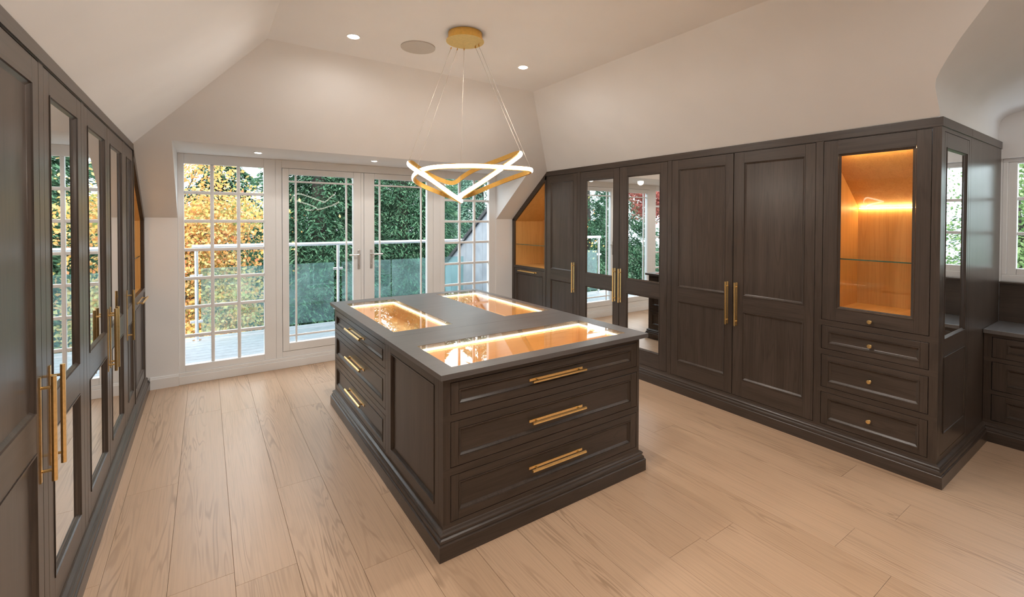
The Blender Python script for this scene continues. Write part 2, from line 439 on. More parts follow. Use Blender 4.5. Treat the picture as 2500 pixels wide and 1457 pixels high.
MOULD = [(0, 0), (0.0, 0.003), (0.005, 0.003), (0.007, -0.003), (0.016, -0.010), (0.020, -0.0125)]
def panel_leaf(face, parent, name, u0, u1, v0, v1, holes, fill, w=0.0, gap=0.0032, th=0.022, label=None):
    """door or drawer front: stiles and rails round holes, each filled with a panel, a mirror, glass"""
    u0 += gap; u1 -= gap; v0 += gap; v1 -= gap
    mb = MB()
    hu0, hu1 = holes[0][0], holes[0][1]
    face.box(mb, u0, hu0, v0, v1, w - th, w, WMAT['z']); face.box(mb, hu1, u1, v0, v1, w - th, w, WMAT['z'])
    ys = [v0] + [z for h in sorted(holes, key=lambda h: h[2]) for z in (h[2], h[3])] + [v1]
    for a, b in zip(ys[::2], ys[1::2]): face.box(mb, hu0, hu1, a, b, w - th, w, WMAT[face.h])
    for h in holes: face.ring(mb, *h, [(i, w + ww) for i, ww in MOULD], WMAT['z'])
    d = mb.build(name, parent, bevel=0.0012)
    for h in holes:
        p = MB()
        e = 0.004
        if fill == 'panel':
            face.box(p, h[0] + e, h[1] - e, h[2] + e, h[3] - e, w - 0.019, w - 0.012, WMAT['z' if (h[3] - h[2]) > 0.3 else face.h]); p.build('panel', d)
        elif fill == 'mirror':
            face.box(p, h[0] + e, h[1] - e, h[2] + e, h[3] - e, w - 0.016, w - 0.011, MIRROR)
            o = p.build('mirror', d); o['label'] = 'silvered mirror glass'
        elif fill == 'glass':
            face.box(p, h[0] + e, h[1] - e, h[2] + e, h[3] - e, w - 0.014, w - 0.010, TOPGLASS)
            o = p.build('glass_pane', d); o['label'] = 'clear glass pane'
    return d

# handles and knobs share meshes; local frame: length along Z, outward along +X
def handle_mesh(L):
    mb = MB()
    mb.box(0.0, 0.004, -0.007, 0.007, 0, L, BRASS)
    for z in (0.105 * L, 0.895 * L): mb.tube([(0.003, 0, z), (0.036, 0, z)], 0.0052, BRASS, 10)
    r = 0.0085
    mb.prism([(0.037 + r * math.cos(a), r * math.sin(a)) for a in [math.pi * k / 3 + math.pi / 6 for k in range(6)]],
             lambda p, t: (p[0], p[1], t), 0, L, BRASS)
    return mb.mesh('handle')
HM = {}
def handle(face, parent, u, v, L, vertical=True, w=0.0):
    """centre u, v"""
    if L not in HM: HM[L] = handle_mesh(L)
    out = Vector(face.pt(0, 0, 1)) - Vector(face.pt(0, 0, 0))
    udir = Vector(face.pt(1, 0, 0)) - Vector(face.pt(0, 0, 0))
    lz = Vector((0, 0, 1)) if vertical else udir
    ly = lz.cross(out)
    R = Matrix((out, ly, lz)).transposed()
    p = Vector(face.pt(u, v, w)) - lz * (L / 2)
    o = link('handle', HM[L], parent, p, rot=R.to_euler()); o['label'] = 'brass bar handle on a slim backplate'
    return o
def knob_mesh():
    mb = MB()
    mb.lathe([(0.0085, 0), (0.0085, 0.003), (0.005, 0.005), (0.005, 0.014), (0.011, 0.017), (0.0135, 0.021), (0.0135, 0.027), (0.011, 0.030), (0.0001, 0.031)], (0, 0, 0), (1, 0, 0), BRASS, 16)
    me = mb.mesh('knob'); me.polygons.foreach_set('use_smooth', [True] * len(me.polygons))
    try: me.set_sharp_from_angle(angle=math.radians(35))
    except Exception: pass
    return me
KM = knob_mesh()
def knob(face, parent, u, v, w=0.0):
    out = Vector(face.pt(0, 0, 1)) - Vector(face.pt(0, 0, 0)); ly = Vector((0, 0, 1)).cross(out)
    R = Matrix((out, ly, Vector((0, 0, 1)))).transposed()
    o = link('knob', KM, parent, Vector(face.pt(u, v, w)), rot=R.to_euler()); o['label'] = 'small round brass knob'
    return o

# ================================================================== SETTING
# floor: subfloor with one object for each plank
fl = struct(MB().box(-0.70, 5.6, YB, 5.70, -0.05, -0.016, SUB).build('floor'), 'floor of wide pale oak planks', 'floor')
P0, PW, G = -0.405, 0.2535, 0.0006
known = {-1: 2.725, 0: 3.51, 1: 2.47, 2: 2.37, 3: 3.10, 4: 2.15, 10: 1.365, 12: 0.977, 15: 1.228}
PM = {}
for k in range(-1, 24):
    x0 = P0 + PW * k; x1 = x0 + PW
    j0 = known.get(k, 1.0 + (k * 0.777) % 2.2)
    ends = [j0 + 2.2 * t for t in range(-4, 4)]
    ends = [YB] + [e for e in ends if YB + 0.1 < e < 5.58] + [5.60]
    for a, b in zip(ends, ends[1:]):
        L = round(b - a - 2 * G, 4)
        if L not in PM:
            PM[L] = MB().box(-PW / 2 + G, PW / 2 - G, -L / 2, L / 2, -0.016, 0, FLOOR).mesh('plank')
        link('plank', PM[L], fl, ((x0 + x1) / 2, (a + b) / 2, 0.0), bevel=0.0006)

# ceiling, slopes and walls
cl = MB().face([(CXL, YB, ZC), (CXL, CYE, ZC), (CXR, CYE, ZC), (CXR, YB, ZC)], CEILP)
struct(cl.build('ceiling', recalc=False), 'flat off white ceiling between the slopes', 'ceiling')
BX = -1.13   # hidden wall behind left run
s1 = MB().face([(BX, YB, z_left(BX)), (CXL, YB, ZC), (CXL, CYE, ZC), (XL, YK - (z_left(XL) - ZK) / SE, z_left(XL)), (BX, YK - (z_left(BX) - ZK) / SE, z_left(BX))], PAINT)
s1.face([(BX, YB, 0), (BX, YB, z_left(BX)), (BX, W + 0.1, z_left(BX)), (BX, W + 0.1, 0)], PAINT)
# plain wall in line with the run, from the run's end to the rear
s1.box(XL - 0.10, XL, YB, 1.62, 0, z_left(XL) + 0.0, PAINT)
struct(s1.build('wall_left', recalc=False), 'off white sloping wall above the left wardrobes', 'wall')
# end slope and window wall
RX = 4.52
we = MB()
yzl = YK - (ZC - ZK) / SE
we.face([(CXL, CYE, ZC), (CXR, CYE, ZC), (DX1, DY, DZ), (DX0, DY, DZ)], PAINT)
we.face([(CXL, CYE, ZC), (DX0, DY, DZ), (DX0, YK, ZK), (BX, YK, ZK), (BX, YK - (z_left(BX) - ZK) / SE, z_left(BX))], PAINT)
zr = z_right(RX)
we.face([(CXR, CYE, ZC), (RX, YK - (zr - ZK) / SE, zr), (RX, YK, ZK), (DX1, YK, ZK), (DX1, DY, DZ)], PAINT)
we.box(BX, DX0, YK, YK + 0.12, -0.02, ZK, PAINT); we.box(DX1, RX, YK, YK + 0.12, -0.02, ZK, PAINT)
we.face([(DX0, DY, DZ), (DX0, YK + 0.12, DZ), (DX0, YK + 0.12, ZK), (DX0, YK, ZK)], PAINT)
we.face([(DX1, DY, DZ), (DX1, YK + 0.12, DZ), (DX1, YK + 0.12, ZK), (DX1, YK, ZK)], PAINT)
we.face([(DX0, DY, DZ), (DX1, DY, DZ), (DX1, YK + 0.14, DZ), (DX0, YK + 0.14, DZ)], PAINT)
struct(we.build('wall_back', recalc=False), 'window wall with sloping ceiling and dormer reveal', 'wall')
# right slope with the curved dormer opening
front = [(0.861, 2.300), (0.856, 2.341), (0.850, 2.396), (0.844, 2.445), (0.830, 2.481), (0.800, 2.518), (0.760, 2.560), (0.689, 2.630), (0.567, 2.733), (0.40, 2.88), (0.26, 3.0)]
far = [(0.873, 2.305), (0.873, 2.345), (0.872, 2.39), (0.870, 2.44), (0.862, 2.465), (0.848, 2.49), (0.825, 2.508), (0.790, 2.521), (0.72, 2.529), (0.55, 2.534), (0.26, 2.536)]
def xr_at(z): return XR - (z - 2.300) / SR
ymir = lambda y: (YC + RD1) - y
wr_ = MB()
hipR = [(CXR, CYE, ZC), (XR, YK - (z_right(XR) - ZK) / SE, z_right(XR)), (RX, YK - (zr - ZK) / SE, zr)]
wr_.face([*hipR, (RX, 0.900, zr), (XR + 0.002, 0.900, 2.2985)] + [(xr_at(z), y, z) for y, z in front], PAINT)
wr_.face([(RX, 0.90, 0), (RX, 0.90, zr), (RX, W, zr), (RX, W, 0)], PAINT)
wr_.face([(CXR, YB, ZC), (RX, YB, zr), (RX, ymir(0.861), zr)] + [(xr_at(z), ymir(y), z) for y, z in front], PAINT)
wr_.box(XR, XR + 0.1, YB, RD1, 0, 2.32, PAINT)
nf = len(front); k = wr_.mi(PAINT)
FR = [(xr_at(z), y, z) for y, z in front]; FA = [(XW + 0.05, y, z) for y, z in far]
for sgn in (0, 1):
    NS = 8
    base = len(wr_.v)
    for t in range(NS + 1):
        a = t / NS; e = a
        for p, q in zip(FR, FA):
            x = p[0] * (1 - a) + q[0] * a; y = p[1] * (1 - e) + q[1] * e; z = p[2] * (1 - e) + q[2] * e
            wr_.v.append((x, ymir(y) if sgn else y, z))
    for t in range(NS):
        for i in range(nf - 1):
            wr_.f.append([base + t * nf + i, base + (t + 1) * nf + i, base + (t + 1) * nf + i + 1, base + t * nf + i + 1]); wr_.m.append(k)
wr_.face([(CXR, 0.26, ZC), (XW + 0.05, 0.26, 2.536), (XW + 0.05, ymir(0.26), 2.536), (CXR, ymir(0.26), ZC)], PAINT)
# cheek walls of the dormer behind the panelling
wr_.face([(XR + 0.03, 0.890, 0), (XW + .1, 0.890, 0), (XW + .1, 0.890, 2.32), (XR + 0.03, 0.890, 2.32)], PAINT)
wr_.face([(XR, RD1, 0), (XW + .1, RD1, 0), (XW + .1, RD1, 2.46), (XR, RD1, 2.46)], PAINT)
# wall round the dormer window
wy0, wy1, wz0, wz1 = -1.73, 0.850, 1.165, 2.165
wr_.box(XW - 0.035, XW + 0.10, RD1, 0.90, wz1, 2.62, PAINT)
wr_.box(XW, XW + 0.10, RD1, 0.90, -0.05, wz0, PAINT)
wr_.box(XW, XW + 0.10, wy1, 0.95, wz0, wz1, PAINT); wr_.box(XW, XW + 0.10, RD1 - 0.05, wy0, wz0, wz1, PAINT)
o = wr_.build('wall_right', recalc=False); struct(o, 'off white sloping wall with curved dormer above the right cabinets', 'wall')
me = o.data
bm = bmesh.new(); bm.from_mesh(me); bmesh.ops.remove_doubles(bm, verts=bm.verts, dist=1e-5); bm.to_mesh(me); bm.free()
me.polygons.foreach_set('use_smooth', [True] * len(me.polygons))
me.set_sharp_from_angle(angle=math.radians(22))
wb_ = MB().box(BX, RX, YB - 0.1, YB, 0, ZC + 0.1, PAINT)
struct(wb_.build('wall_rear'), 'plain off white wall behind the viewpoint', 'wall')

# baseboards of the window wall
BP = [(0, 0), (0.017, 0), (0.017, 0.095), (0.012, 0.103), (0.010, 0.112), (0.004, 0.118), (0, 0.118)]
struct(MB().sweep([(XL + 0.035, W), (DX0, W)], BP, TRIMP, 1).build('baseboard_back'), 'white baseboard left of the windows', 'baseboard')
struct(MB().sweep([(DX1, W), (XR - 0.03, W)], BP, TRIMP, 1).build('baseboard_right'), 'white baseboard right of the windows', 'baseboard')
th = MB().box(DX0, DX1, W - 0.012, W + 0.06, 0, 0.085, TRIMP).box(DX0, DX1, W - 0.004, W + 0.06, 0.085, 0.118, TRIMP)
struct(th.build('trim_1', bevel=0.004), 'white threshold board under the windows and doors', 'trim')

# ------------------------------------------------------------------ windows and French doors
FW = Face('y', W, -1)
ZT_ = DZ
def window(name, label, u0, u1, panes_u, panes_v, bar=0.032):
    r = bpy.data.objects.new(name, None); COL.objects.link(r); WL[r] = Vector(((u0 + u1) / 2, W, 0.118)); r.location = WL[r]
    r['kind'] = 'structure'; r['label'] = label; r['category'] = 'window'; r.empty_display_size = 0.1
    gu0, gu1, gv0, gv1 = panes_u[0], panes_u[-1], panes_v[0], panes_v[-1]
    mb = MB()
    FW.box(mb, u0, gu0, 0.118, ZT_, -0.075, -0.010, TRIMP); FW.box(mb, gu1, u1, 0.118, ZT_, -0.075, -0.010, TRIMP)
    FW.box(mb, gu0, gu1, 0.118, gv0, -0.075, -0.010, TRIMP); FW.box(mb, gu0, gu1, gv1, ZT_, -0.075, -0.010, TRIMP)
    mb.build('window_frame', r, bevel=0.004)
    for u in panes_u[1:-1]:
        FW.box(b := MB(), u - bar / 2, u + bar / 2, gv0, gv1, -0.056, -0.022, TRIMP); b.build('muntin', r, bevel=0.006)
    for v in panes_v[1:-1]:
        FW.box(b := MB(), gu0, gu1, v - bar / 2, v + bar / 2, -0.054, -0.024, TRIMP); b.build('muntin', r, bevel=0.006)
    pu = (panes_u[1] - panes_u[0]); pv = (panes_v[1] - panes_v[0])
    pm = MB().box(-pu / 2 + .004, pu / 2 - .004, -0.002, 0.002, -pv / 2 + .004, pv / 2 - .004, PANE).mesh('pane')
    for a, b in zip(panes_u, panes_u[1:]):
        for c, d in zip(panes_v, panes_v[1:]):
            link('pane', pm, r, ((a + b) / 2, W + 0.040, (c + d) / 2))
    return r
rows = [0.185 + (2.214 - 0.185) * i / 7 for i in range(8)]
window('window_1', 'tall white window of twenty one panes left of the doors', DX0, 0.640, [-0.177 + 0.7035 * i / 3 for i in range(4)], rows)
window('window_2', 'tall white window of twenty one panes beside the right cabinets', 2.610, DX1, [2.680 + 0.697 * i / 3 for i in range(4)], rows)
def french(name, label, u0, u1, g0, g1, hu, hdir):
    r = bpy.data.objects.new(name, None); COL.objects.link(r); WL[r] = Vector(((u0 + u1) / 2, W, 0.118)); r.location = WL[r]
    r['kind'] = 'structure'; r['label'] = label; r['category'] = 'door'
    gv0, gv1 = 0.272, 2.155
    mb = MB()
    w0, w1 = -0.068, -0.002
    FW.box(mb, u0, g0, 0.185, 2.222, w0, w1, TRIMP); FW.box(mb, g1, u1, 0.185, 2.222, w0, w1, TRIMP)
    FW.box(mb, g0, g1, 0.185, gv0, w0, w1, TRIMP); FW.box(mb, g0, g1, gv1, 2.222, w0, w1, TRIMP)
    mb.build('door_leaf', r, bevel=0.005)
    for u in (g0 + 0.075, g1 - 0.075):
        FW.box(b := MB(), u - 0.010, u + 0.010, gv0, gv1, -0.050, -0.030, TRIMP); b.build('glazing_bar', r, bevel=0.003)
    for v in (gv0 + 0.075, gv1 - 0.075):
        FW.box(b := MB(), g0, g1, v - 0.010, v + 0.010, -0.049, -0.031, TRIMP); b.build('glazing_bar', r, bevel=0.003)
    FW.box(b := MB(), g0, g1, gv0, gv1, -0.042, -0.038, PANE); b.build('pane', r)
    h = MB()
    FW.box(h, hu - 0.014, hu + 0.014, 1.06, 1.29, -0.002, 0.008, CHROME)
    h.tube([FW.pt(hu, 1.235, 0.006), FW.pt(hu, 1.235, 0.048), FW.pt(hu + hdir * 0.012, 1.235, 0.056), FW.pt(hu + hdir * 0.125, 1.235, 0.056)], 0.0095, CHROME, 10)
    h.lathe([(0.009, 0), (0.009, 0.004), (0.006, 0.005)], FW.pt(hu, 1.115, 0.008), FW.pt(0, 0, 1) and (0, -1, 0), CHROME, 12)
    o = h.build('door_handle', r, bevel=0.002, recalc=True); o['label'] = 'satin chrome lever handle'
    return r
french('door_1', 'white glazed French door with lever handle, left leaf', 0.705, 1.592, 0.772, 1.474, 1.535, -1)
french('door_2', 'white glazed French door with lever handle, right leaf', 1.598, 2.505, 1.726, 2.424, 1.685, 1)
df = MB()
FW.box(df, 0.640, 0.702, 0.118, ZT_, -0.08, -0.008, TRIMP); FW.box(df, 2.508, 2.610, 0.118, ZT_, -0.08, -0.008, TRIMP)
FW.box(df, 0.702, 2.508, 2.225, ZT_, -0.08, -0.008, TRIMP); FW.box(df, 0.702, 2.508, 0.118, 0.182, -0.08, -0.008, TRIMP)
FW.box(df, 1.560, 1.592, 0.19, 2.218, -0.001, 0.008, TRIMP)
struct(df.build('trim_2', bevel=0.004), 'white frame around the pair of French doors', 'trim')

# dormer window at the far right
FD = Face('x', XW, -1)
r = bpy.data.objects.new('window_3', None); COL.objects.link(r); WL[r] = Vector((XW, -0.44, wz0)); r.location = WL[r]
r['kind'] = 'structure'; r['label'] = 'white dormer window over the low drawer chest at far right'; r['category'] = 'window'
mb = MB()
FD.box(mb, wy0, wy1, wz0, wz0 + 0.055, -0.07, 0.0, TRIMP); FD.box(mb, wy0, wy1, wz1 - 0.03, wz1, -0.07, 0.0, TRIMP)
FD.box(mb, wy1 - 0.03, wy1, wz0 + 0.055, wz1 - 0.03, -0.07, 0.0, TRIMP); FD.box(mb, wy0, wy0 + 0.03, wz0 + 0.055, wz1 - 0.03, -0.07, 0.0, TRIMP)
mb.build('window_frame', r, bevel=0.004)
ncas = 4; cw = (wy1 - 0.03 - wy0 - 0.03) / ncas
for c in range(ncas):
    a = wy0 + 0.03 + c * cw; b = a + cw
    mb = MB(); e = 0.052
    for q in ((a, a + e, wz0 + .055, wz1 - .03), (b - e, b, wz0 + .055, wz1 - .03), (a + e, b - e, wz0 + .055, wz0 + .108), (a + e, b - e, wz1 - .045, wz1 - .03)):
        FD.box(mb, *q, -0.06, -0.008, TRIMP)
    sash = mb.build('sash', r, bevel=0.004)
    g = [wz0 + .108 + (wz1 - .045 - wz0 - .108) * i / 3 for i in range(4)]
    um = (a + b) / 2
    for v in g[1:-1]:
        FD.box(m2 := MB(), a + e, b - e, v - .013, v + .013, -0.048, -0.022, TRIMP); m2.build('muntin', sash, bevel=0.004)
    FD.box(m2 := MB(), um - .013, um + .013, g[0], g[-1], -0.05, -0.02, TRIMP); m2.build('muntin', sash, bevel=0.004)
    for i in range(3):
        for (ua, ub) in ((a + e, um), (um, b - e)):
            FD.box(m2 := MB(), ua + .002, ub - .002, g[i] + .002, g[i + 1] - .002, -0.042, -0.038, PANE); m2.build('pane', sash)

# ------------------------------------------------------------------ cabinet plinths (continuous mouldings)
PL = [(0, 0), (0.034, 0), (0.034, 0.074), (0.031, 0.078), (0.026, 0.079), (0.0265, 0.086), (0.024, 0.095), (0.017, 0.101), (0.014, 0.106), (0.019, 0.108), (0.020, 0.117), (0.014, 0.124), (0.004, 0.129), (0, 0.132)]
def plinth(name, path, side, label, closed=False):
    o = MB().sweep(path, PL, WY, side, closed).build(name)
    return struct(o, label, 'plinth')
plinth('trim_3', [(XL, 1.62), (XL, W)], 1, 'dark moulded plinth along the left wardrobes')
plinth('trim_4', [(XR, W), (XR, YC), (4.90, YC), (4.90, RD1)], 1, 'dark moulded plinth turning the corner of the right cabinets')

# ================================================================== RIGHT RUN
FRT = Face('x', XR, -1)
def carcass_poly(xf, xb, sign, zt, zf, y0, y1, m=DARKGAP):
    """dark body behind the doors that follows the roof slope; section in x-z swept along y"""
    mb = MB(); zb = zf(xb) - 0.03
    poly = [(xf, 0.0), (xf, min(zt, zf(xf)) - 0.03), (xb, zb), (xb, 0.0)]
    mb.prism(poly, lambda p, t: (p[0], t, p[1]), y0, y1, m)
    return mb
TOPB, DB, DT = 2.241, 0.150, 2.237
UP, LO = (1.013, 2.146), (0.298, 0.880)
def unit_right(name, label, y0, y1, holes, body=True):
    """face frame and body of one cabinet of the right run; y0 < y1"""
    t = thing(name, label, 'wardrobe', (XR + 0.3, (y0 + y1) / 2, 0))
    mb = MB()
    FRT.frame(mb, y0, y1, 0.118, TOPB, holes, -0.024, 0.0)
    FRT.box(mb, y0, y1, TOPB, ZR, -0.03, 0.006, WY)
    mb.build('face_frame', t)
    if body:
        carcass_poly(XR + 0.026, 4.46, 1, ZR, z_right, y0 + 0.002, y1 - 0.002).build('carcass', t)
    return t
# narrow panelled wardrobe
t = unit_right('wardrobe', 'narrow dark oak wardrobe with one panelled door beside the open corner shelves', 4.152, 4.785, [(4.176, 4.768, DB, DT)])
d = panel_leaf(FRT, t, 'door', 4.176, 4.768, DB, DT, [(4.244, 4.690, *LO), (4.244, 4.690, *UP)], 'panel')
handle(FRT, d, 4.228, 0.95, 0.37)
# mirrored pair
t = unit_right('wardrobe', 'dark oak wardrobe with two mirrored doors behind the island on the right', 2.838, 4.152, [(2.861, 4.127, DB, DT)])
d = panel_leaf(FRT, t, 'door', 3.490, 4.127, DB, DT, [(3.576, 4.024, 0.298, 0.875), (3.576, 4.024, 1.017, 2.137)], 'mirror'); handle(FRT, d, 3.547, 0.94, 0.37)
d = panel_leaf(FRT, t, 'door', 2.861, 3.490, DB, DT, [(2.950, 3.386, 0.298, 0.875), (2.950, 3.386, 1.017, 2.137)], 'mirror'); handle(FRT, d, 3.466, 0.94, 0.37)
# panelled pair
t = unit_right('wardrobe', 'dark oak wardrobe with two wide panelled doors beside the glazed display cabinet', 1.526, 2.838, [(1.550, 2.815, DB, DT)])
d = panel_leaf(FRT, t, 'door', 2.187, 2.815, DB, DT, [(2.260, 2.738, *LO), (2.260, 2.738, *UP)], 'panel'); handle(FRT, d, 2.232, 0.94, 0.37)
d = panel_leaf(FRT, t, 'door', 1.550, 2.187, DB, DT, [(1.624, 2.098, *LO), (1.624, 2.098, *UP)], 'panel'); handle(FRT, d, 2.150, 0.94, 0.37)

# glazed display cabinet
t = thing('display_cabinet', 'dark oak display cabinet with lit glass door above three drawers at the corner', 'cabinet', (XR + 0.3, 1.18, 0))
mb = MB()
dz = [(0.713, 0.887), (0.431, 0.673), (0.155, 0.395)]
FRT.frame(mb, YC, 1.526, 0.118, TOPB, [(0.897, 1.502, 0.927, DT)] + [(0.897, 1.502, a, b) for a, b in dz], -0.024, 0.0)
FRT.box(mb, YC - 0.006, 1.526, TOPB, ZR, -0.03, 0.006, WY)
mb.build('face_frame', t)
MB().box(XR + 0.026, 4.36, YC + 0.03, 1.524, 0.0, 0.92, DARKGAP).build('carcass', t)
YI0, YI1, XI, ZI = 0.905, 1.470, 4.325, 1.000
ins = MB()
sl = [(XR + 0.025, 2.185), (XR + 0.045, 2.168), (XI, 1.765)]
ins.face([(XR + .025, YI1, ZI), (XI, YI1, ZI), (XI, YI1, 1.765), (XR + .045, YI1, 2.168), (XR + .025, YI1, 2.185)], AZ)
ins.face([(XR + .025, YI0, ZI), (XI, YI0, ZI), (XI, YI0, 1.765), (XR + .045, YI0, 2.168), (XR + .025, YI0, 2.185)], AZ)
ins.face([(XI, YI0, ZI), (XI, YI1, ZI), (XI, YI1, 1.765), (XI, YI0, 1.765)], AZ)
for a, b in zip(sl, sl[1:]): ins.face([(a[0], YI0, a[1]), (a[0], YI1, a[1]), (b[0], YI1, b[1]), (b[0], YI0, b[1])], AZ)
ins.face([(XR + .025, YI0, ZI), (XI, YI0, ZI), (XI, YI1, ZI), (XR + .025, YI1, ZI)], AX)
o = ins.build('interior_lining', t, recalc=False); o['label'] = 'amber oak lining with sloping back'
o = MB().box(XR + .05, XI - .002, YI0 + .002, YI1 - .002, 1.374, 1.382, SHELFG).build('glass_shelf', t); o['label'] = 'clear glass shelf'
MB().box(XR + .047, XR + .05, YI0 + .002, YI1 - .002, 1.374, 1.382, EDGE).build('shelf_edge', o)
MB().box(XI - 0.014, XI - 0.004, YI0 + .01, YI1 - .01, 1.752, 1.757, LEDC).build('led_strip', t)
MB().box(XR + 0.045, XR + 0.055, YI0 + .075, YI1 - .065, 2.128, 2.134, LEDC).build('led_strip', t)
d = panel_leaf(FRT, t, 'door', 0.897, 1.502, 0.927, DT, [(0.974, 1.411, 1.017, 2.137)], 'glass'); knob(FRT, d, 1.204, 0.962)
for (a, b), kz in zip(dz, (0.794, 0.549, 0.274)):
    d = panel_leaf(FRT, t, 'drawer', 0.897, 1.502, a, b, [(0.941, 1.459, a + 0.041, b - 0.041)], 'panel'); knob(FRT, d, 1.205, kz, -0.012)

# open shelf unit in the corner by the window (right run)
def shelf_unit(face, xf, sgn, zt, label, hand_z, ys, u_in):
    """open amber niche under the slope with a flap front below"""
    t = thing('corner_shelf_unit', label, 'shelf unit', (xf + 0.0, 5.2, 0))
    e = 0.060
    ysf = ys
    yin = ysf + 0.028
    mb = MB()
    X = lambda w: xf - sgn * w   # w inward
    # outline strips as prisms in y-z
    def pr_(poly, m=WZ, w0=-0.004, w1=0.024): mb.prism(poly, lambda p, q: (X(q), p[0], p[1]), w0, w1, m)
    cz = 0.075
    pr_([(W - .001, 0.118), (W - .001, ZK - 0.004), (W - e, ZK - 0.012 + 0.018), (W - e, 0.118)])
    pr_([(W - .001, ZK - 0.004), (ysf, zt), (ysf, zt - 0.098), (W - e, ZK - 0.03)], WY)
    pr_([(ysf, 0.118), (ysf, zt), (ysf - 0.0, zt), (yin, zt - 0.10), (yin, 0.118)])
    pr_([(yin, 0.965), (yin, 1.000), (W - e, 1.000), (W - e, 0.965)], WY)
    pr_([(yin, 0.118), (yin, 0.150), (W - e, 0.150), (W - e, 0.118)], WY)
    mb.build('face_frame', t)
    li = MB(); dp = 0.52
    xb = xf - sgn * dp
    z_s = lambda y: min(zt - 0.10, ZK - 0.03 + (zt - 0.098 - ZK + 0.03) * (W - e - y) / (W - e - ysf))
    zsl = lambda w: (zt - 0.085) - 0.78 * w
    A = W - e; B = yin
    x0 = X(0.022)
    li.face([(x0, A, 1.0), (xb, A, 1.0), (xb, B, 1.0), (x0, B, 1.0)], AX)
    li.face([(x0, A, 1.0), (xb, A, 1.0), (xb, A, z_s(A)), (x0, A, z_s(A))], AZ)
    li.face([(x0, B, 1.0), (xb, B, 1.0), (xb, B, z_s(B)), (x0, B, z_s(B))], AZ)
    li.face([(xb, A, 1.0), (xb, B, 1.0), (xb, B, z_s(B)), (xb, A, z_s(A))], AZ)
    li.face([(x0, A, z_s(A)), (xb, A, z_s(A)), (xb, B, z_s(B)), (x0, B, z_s(B))], AZ)
    # sloping back board
    li.face([(X(0.10), A + .001, z_s(A) + 0.0), (X(0.10), B, z_s(B)), (xb, B, 1.66), (xb, A + .001, 1.66)], AZ) if False else None
    o = li.build('interior_lining', t, recalc=False); o['label'] = 'amber oak lining'
    a, b = sorted((X(0.03), xb + sgn * 0.002))
    o = MB().box(a, b, B + .002, A - .002, 1.300, 1.308, SHELFG).build('glass_shelf', t); o['label'] = 'clear glass shelf'
    a, b = sorted((X(0.027), X(0.03))); MB().box(a, b, B + .002, A - .002, 1.300, 1.308, EDGE).build('shelf_edge', o)
    a, b = sorted((X(0.40), X(0.41)))
    MB().box(a, b, B + .004, B + .012, 1.05, zt - 0.20, SHELF_GLOW).build('led_strip', t)  # unseen glowing strip, added deep inside to light the niche
    a, b = sorted((X(0.026), xb))
    MB().box(a, b, ysf + .002, W - .02, 0.0, 0.955, DARKGAP).build('carcass', t)
    d = panel_leaf(face, t, 'flap_door', yin, A, 0.150, 0.965, [(yin + 0.045, A - 0.045, 0.235, 0.890)], 'panel')
    handle(face, d, (yin + A) / 2 + 0.02, 0.929, 0.41, vertical=False)
    return t
shelf_unit(FRT, XR, -1, ZR, 'open amber corner shelf with sloping top in the right cabinets beside the window', 0.93, 4.786, 0)

# ------------------------------------------------------------------ end face of the right run
FS = Face('y', YC, -1)
t = thing('mirrored_cabinet', 'dark oak cabinet end with tall mirror facing the dormer, round the corner from display cabinet', 'cabinet', (4.12, YC, 0))
mb = MB()
FS.frame(mb, XR + 0.0245, 4.455, 0.118, 2.241, [(3.835, 4.405, 0.170, 2.215)], -0.02, 0.0)
FS.box(mb, XR + 0.0305, 4.455, 2.241, ZR, -0.02, 0.006, WX)
mb.build('face_frame', t)
d = panel_leaf(FS, t, 'door', 3.835, 4.405, 0.170, 2.215, [(3.880, 4.360, 0.90, 2.120)], 'mirror', th=0.018)
pn = MB(); FS.ring(pn, 3.880, 4.360, 0.300, 0.790, [(i, w + 0.003) for i, w in MOULD[:4]], WZ); 
for q in [(3.880, 4.360, 0.300, 0.790)]: FS.box(pn, q[0] + .006, q[1] - .006, q[2] + .006, q[3] - .006, 0.0, 0.0015, WZ)
pn.build('panel', d)
t = tag(MB().box(4.457, 5.375, YC, YC + 0.018, 0.02, ZR, WZ).build('end_panel', bevel=0.002), 'tall plain dark oak panel between the mirrored cabinet end and dormer window', 'panel')

FS.box(mb := MB(), 4.457, 5.375, 2.241, ZR, 0.0, 0.006, WX); mb.build('top_rail', t)
# low chest under the dormer window
FLW = Face('x', 4.90, -1)
t = thing('drawer_chest', 'low dark oak drawer chest with worktop under the dormer window', 'chest of drawers', (5.1, -0.45, 0))
mb = MB()
cols = [(-1.72, -0.90), (-0.86, -0.02), (0.02, 0.808)]
dzz = [(0.630, 0.785), (0.385, 0.600), (0.155, 0.355)]
FLW.frame(mb, RD1 + .002, YC - .002, 0.118, 0.812, [(a, b, c, e) for a, b in cols for c, e in dzz], -0.022, 0)
mb.build('face_frame', t)
MB().box(4.925, XW - .01, RD1 + .004, YC - .004, 0, 0.80, DARKGAP).build('carcass', t)
MB().box(4.865, XW - 0.04, RD1 + .002, YC - .002, 0.812, 0.842, TOPW).build('worktop', t, bevel=0.003)
mb = MB().box(XW - 0.04, XW - 0.012, RD1 + .002, YC - .002, 0.842, 1.150, WY).box(XW - 0.06, XW - 0.005, RD1 + .002, YC - .002, 1.150, 1.164, WY)
mb.build('upstand', t, bevel=0.002)
for a, b in cols:
    for c, e in dzz:
        d = panel_leaf(FLW, t, 'drawer', a, b, c, e, [(a + .075, b - .075, c + .042, e - .042)], 'panel'); knob(FLW, d, (a + b) / 2 + 0.185 if False else (a + b) / 2, (c + e) / 2, -0.012)

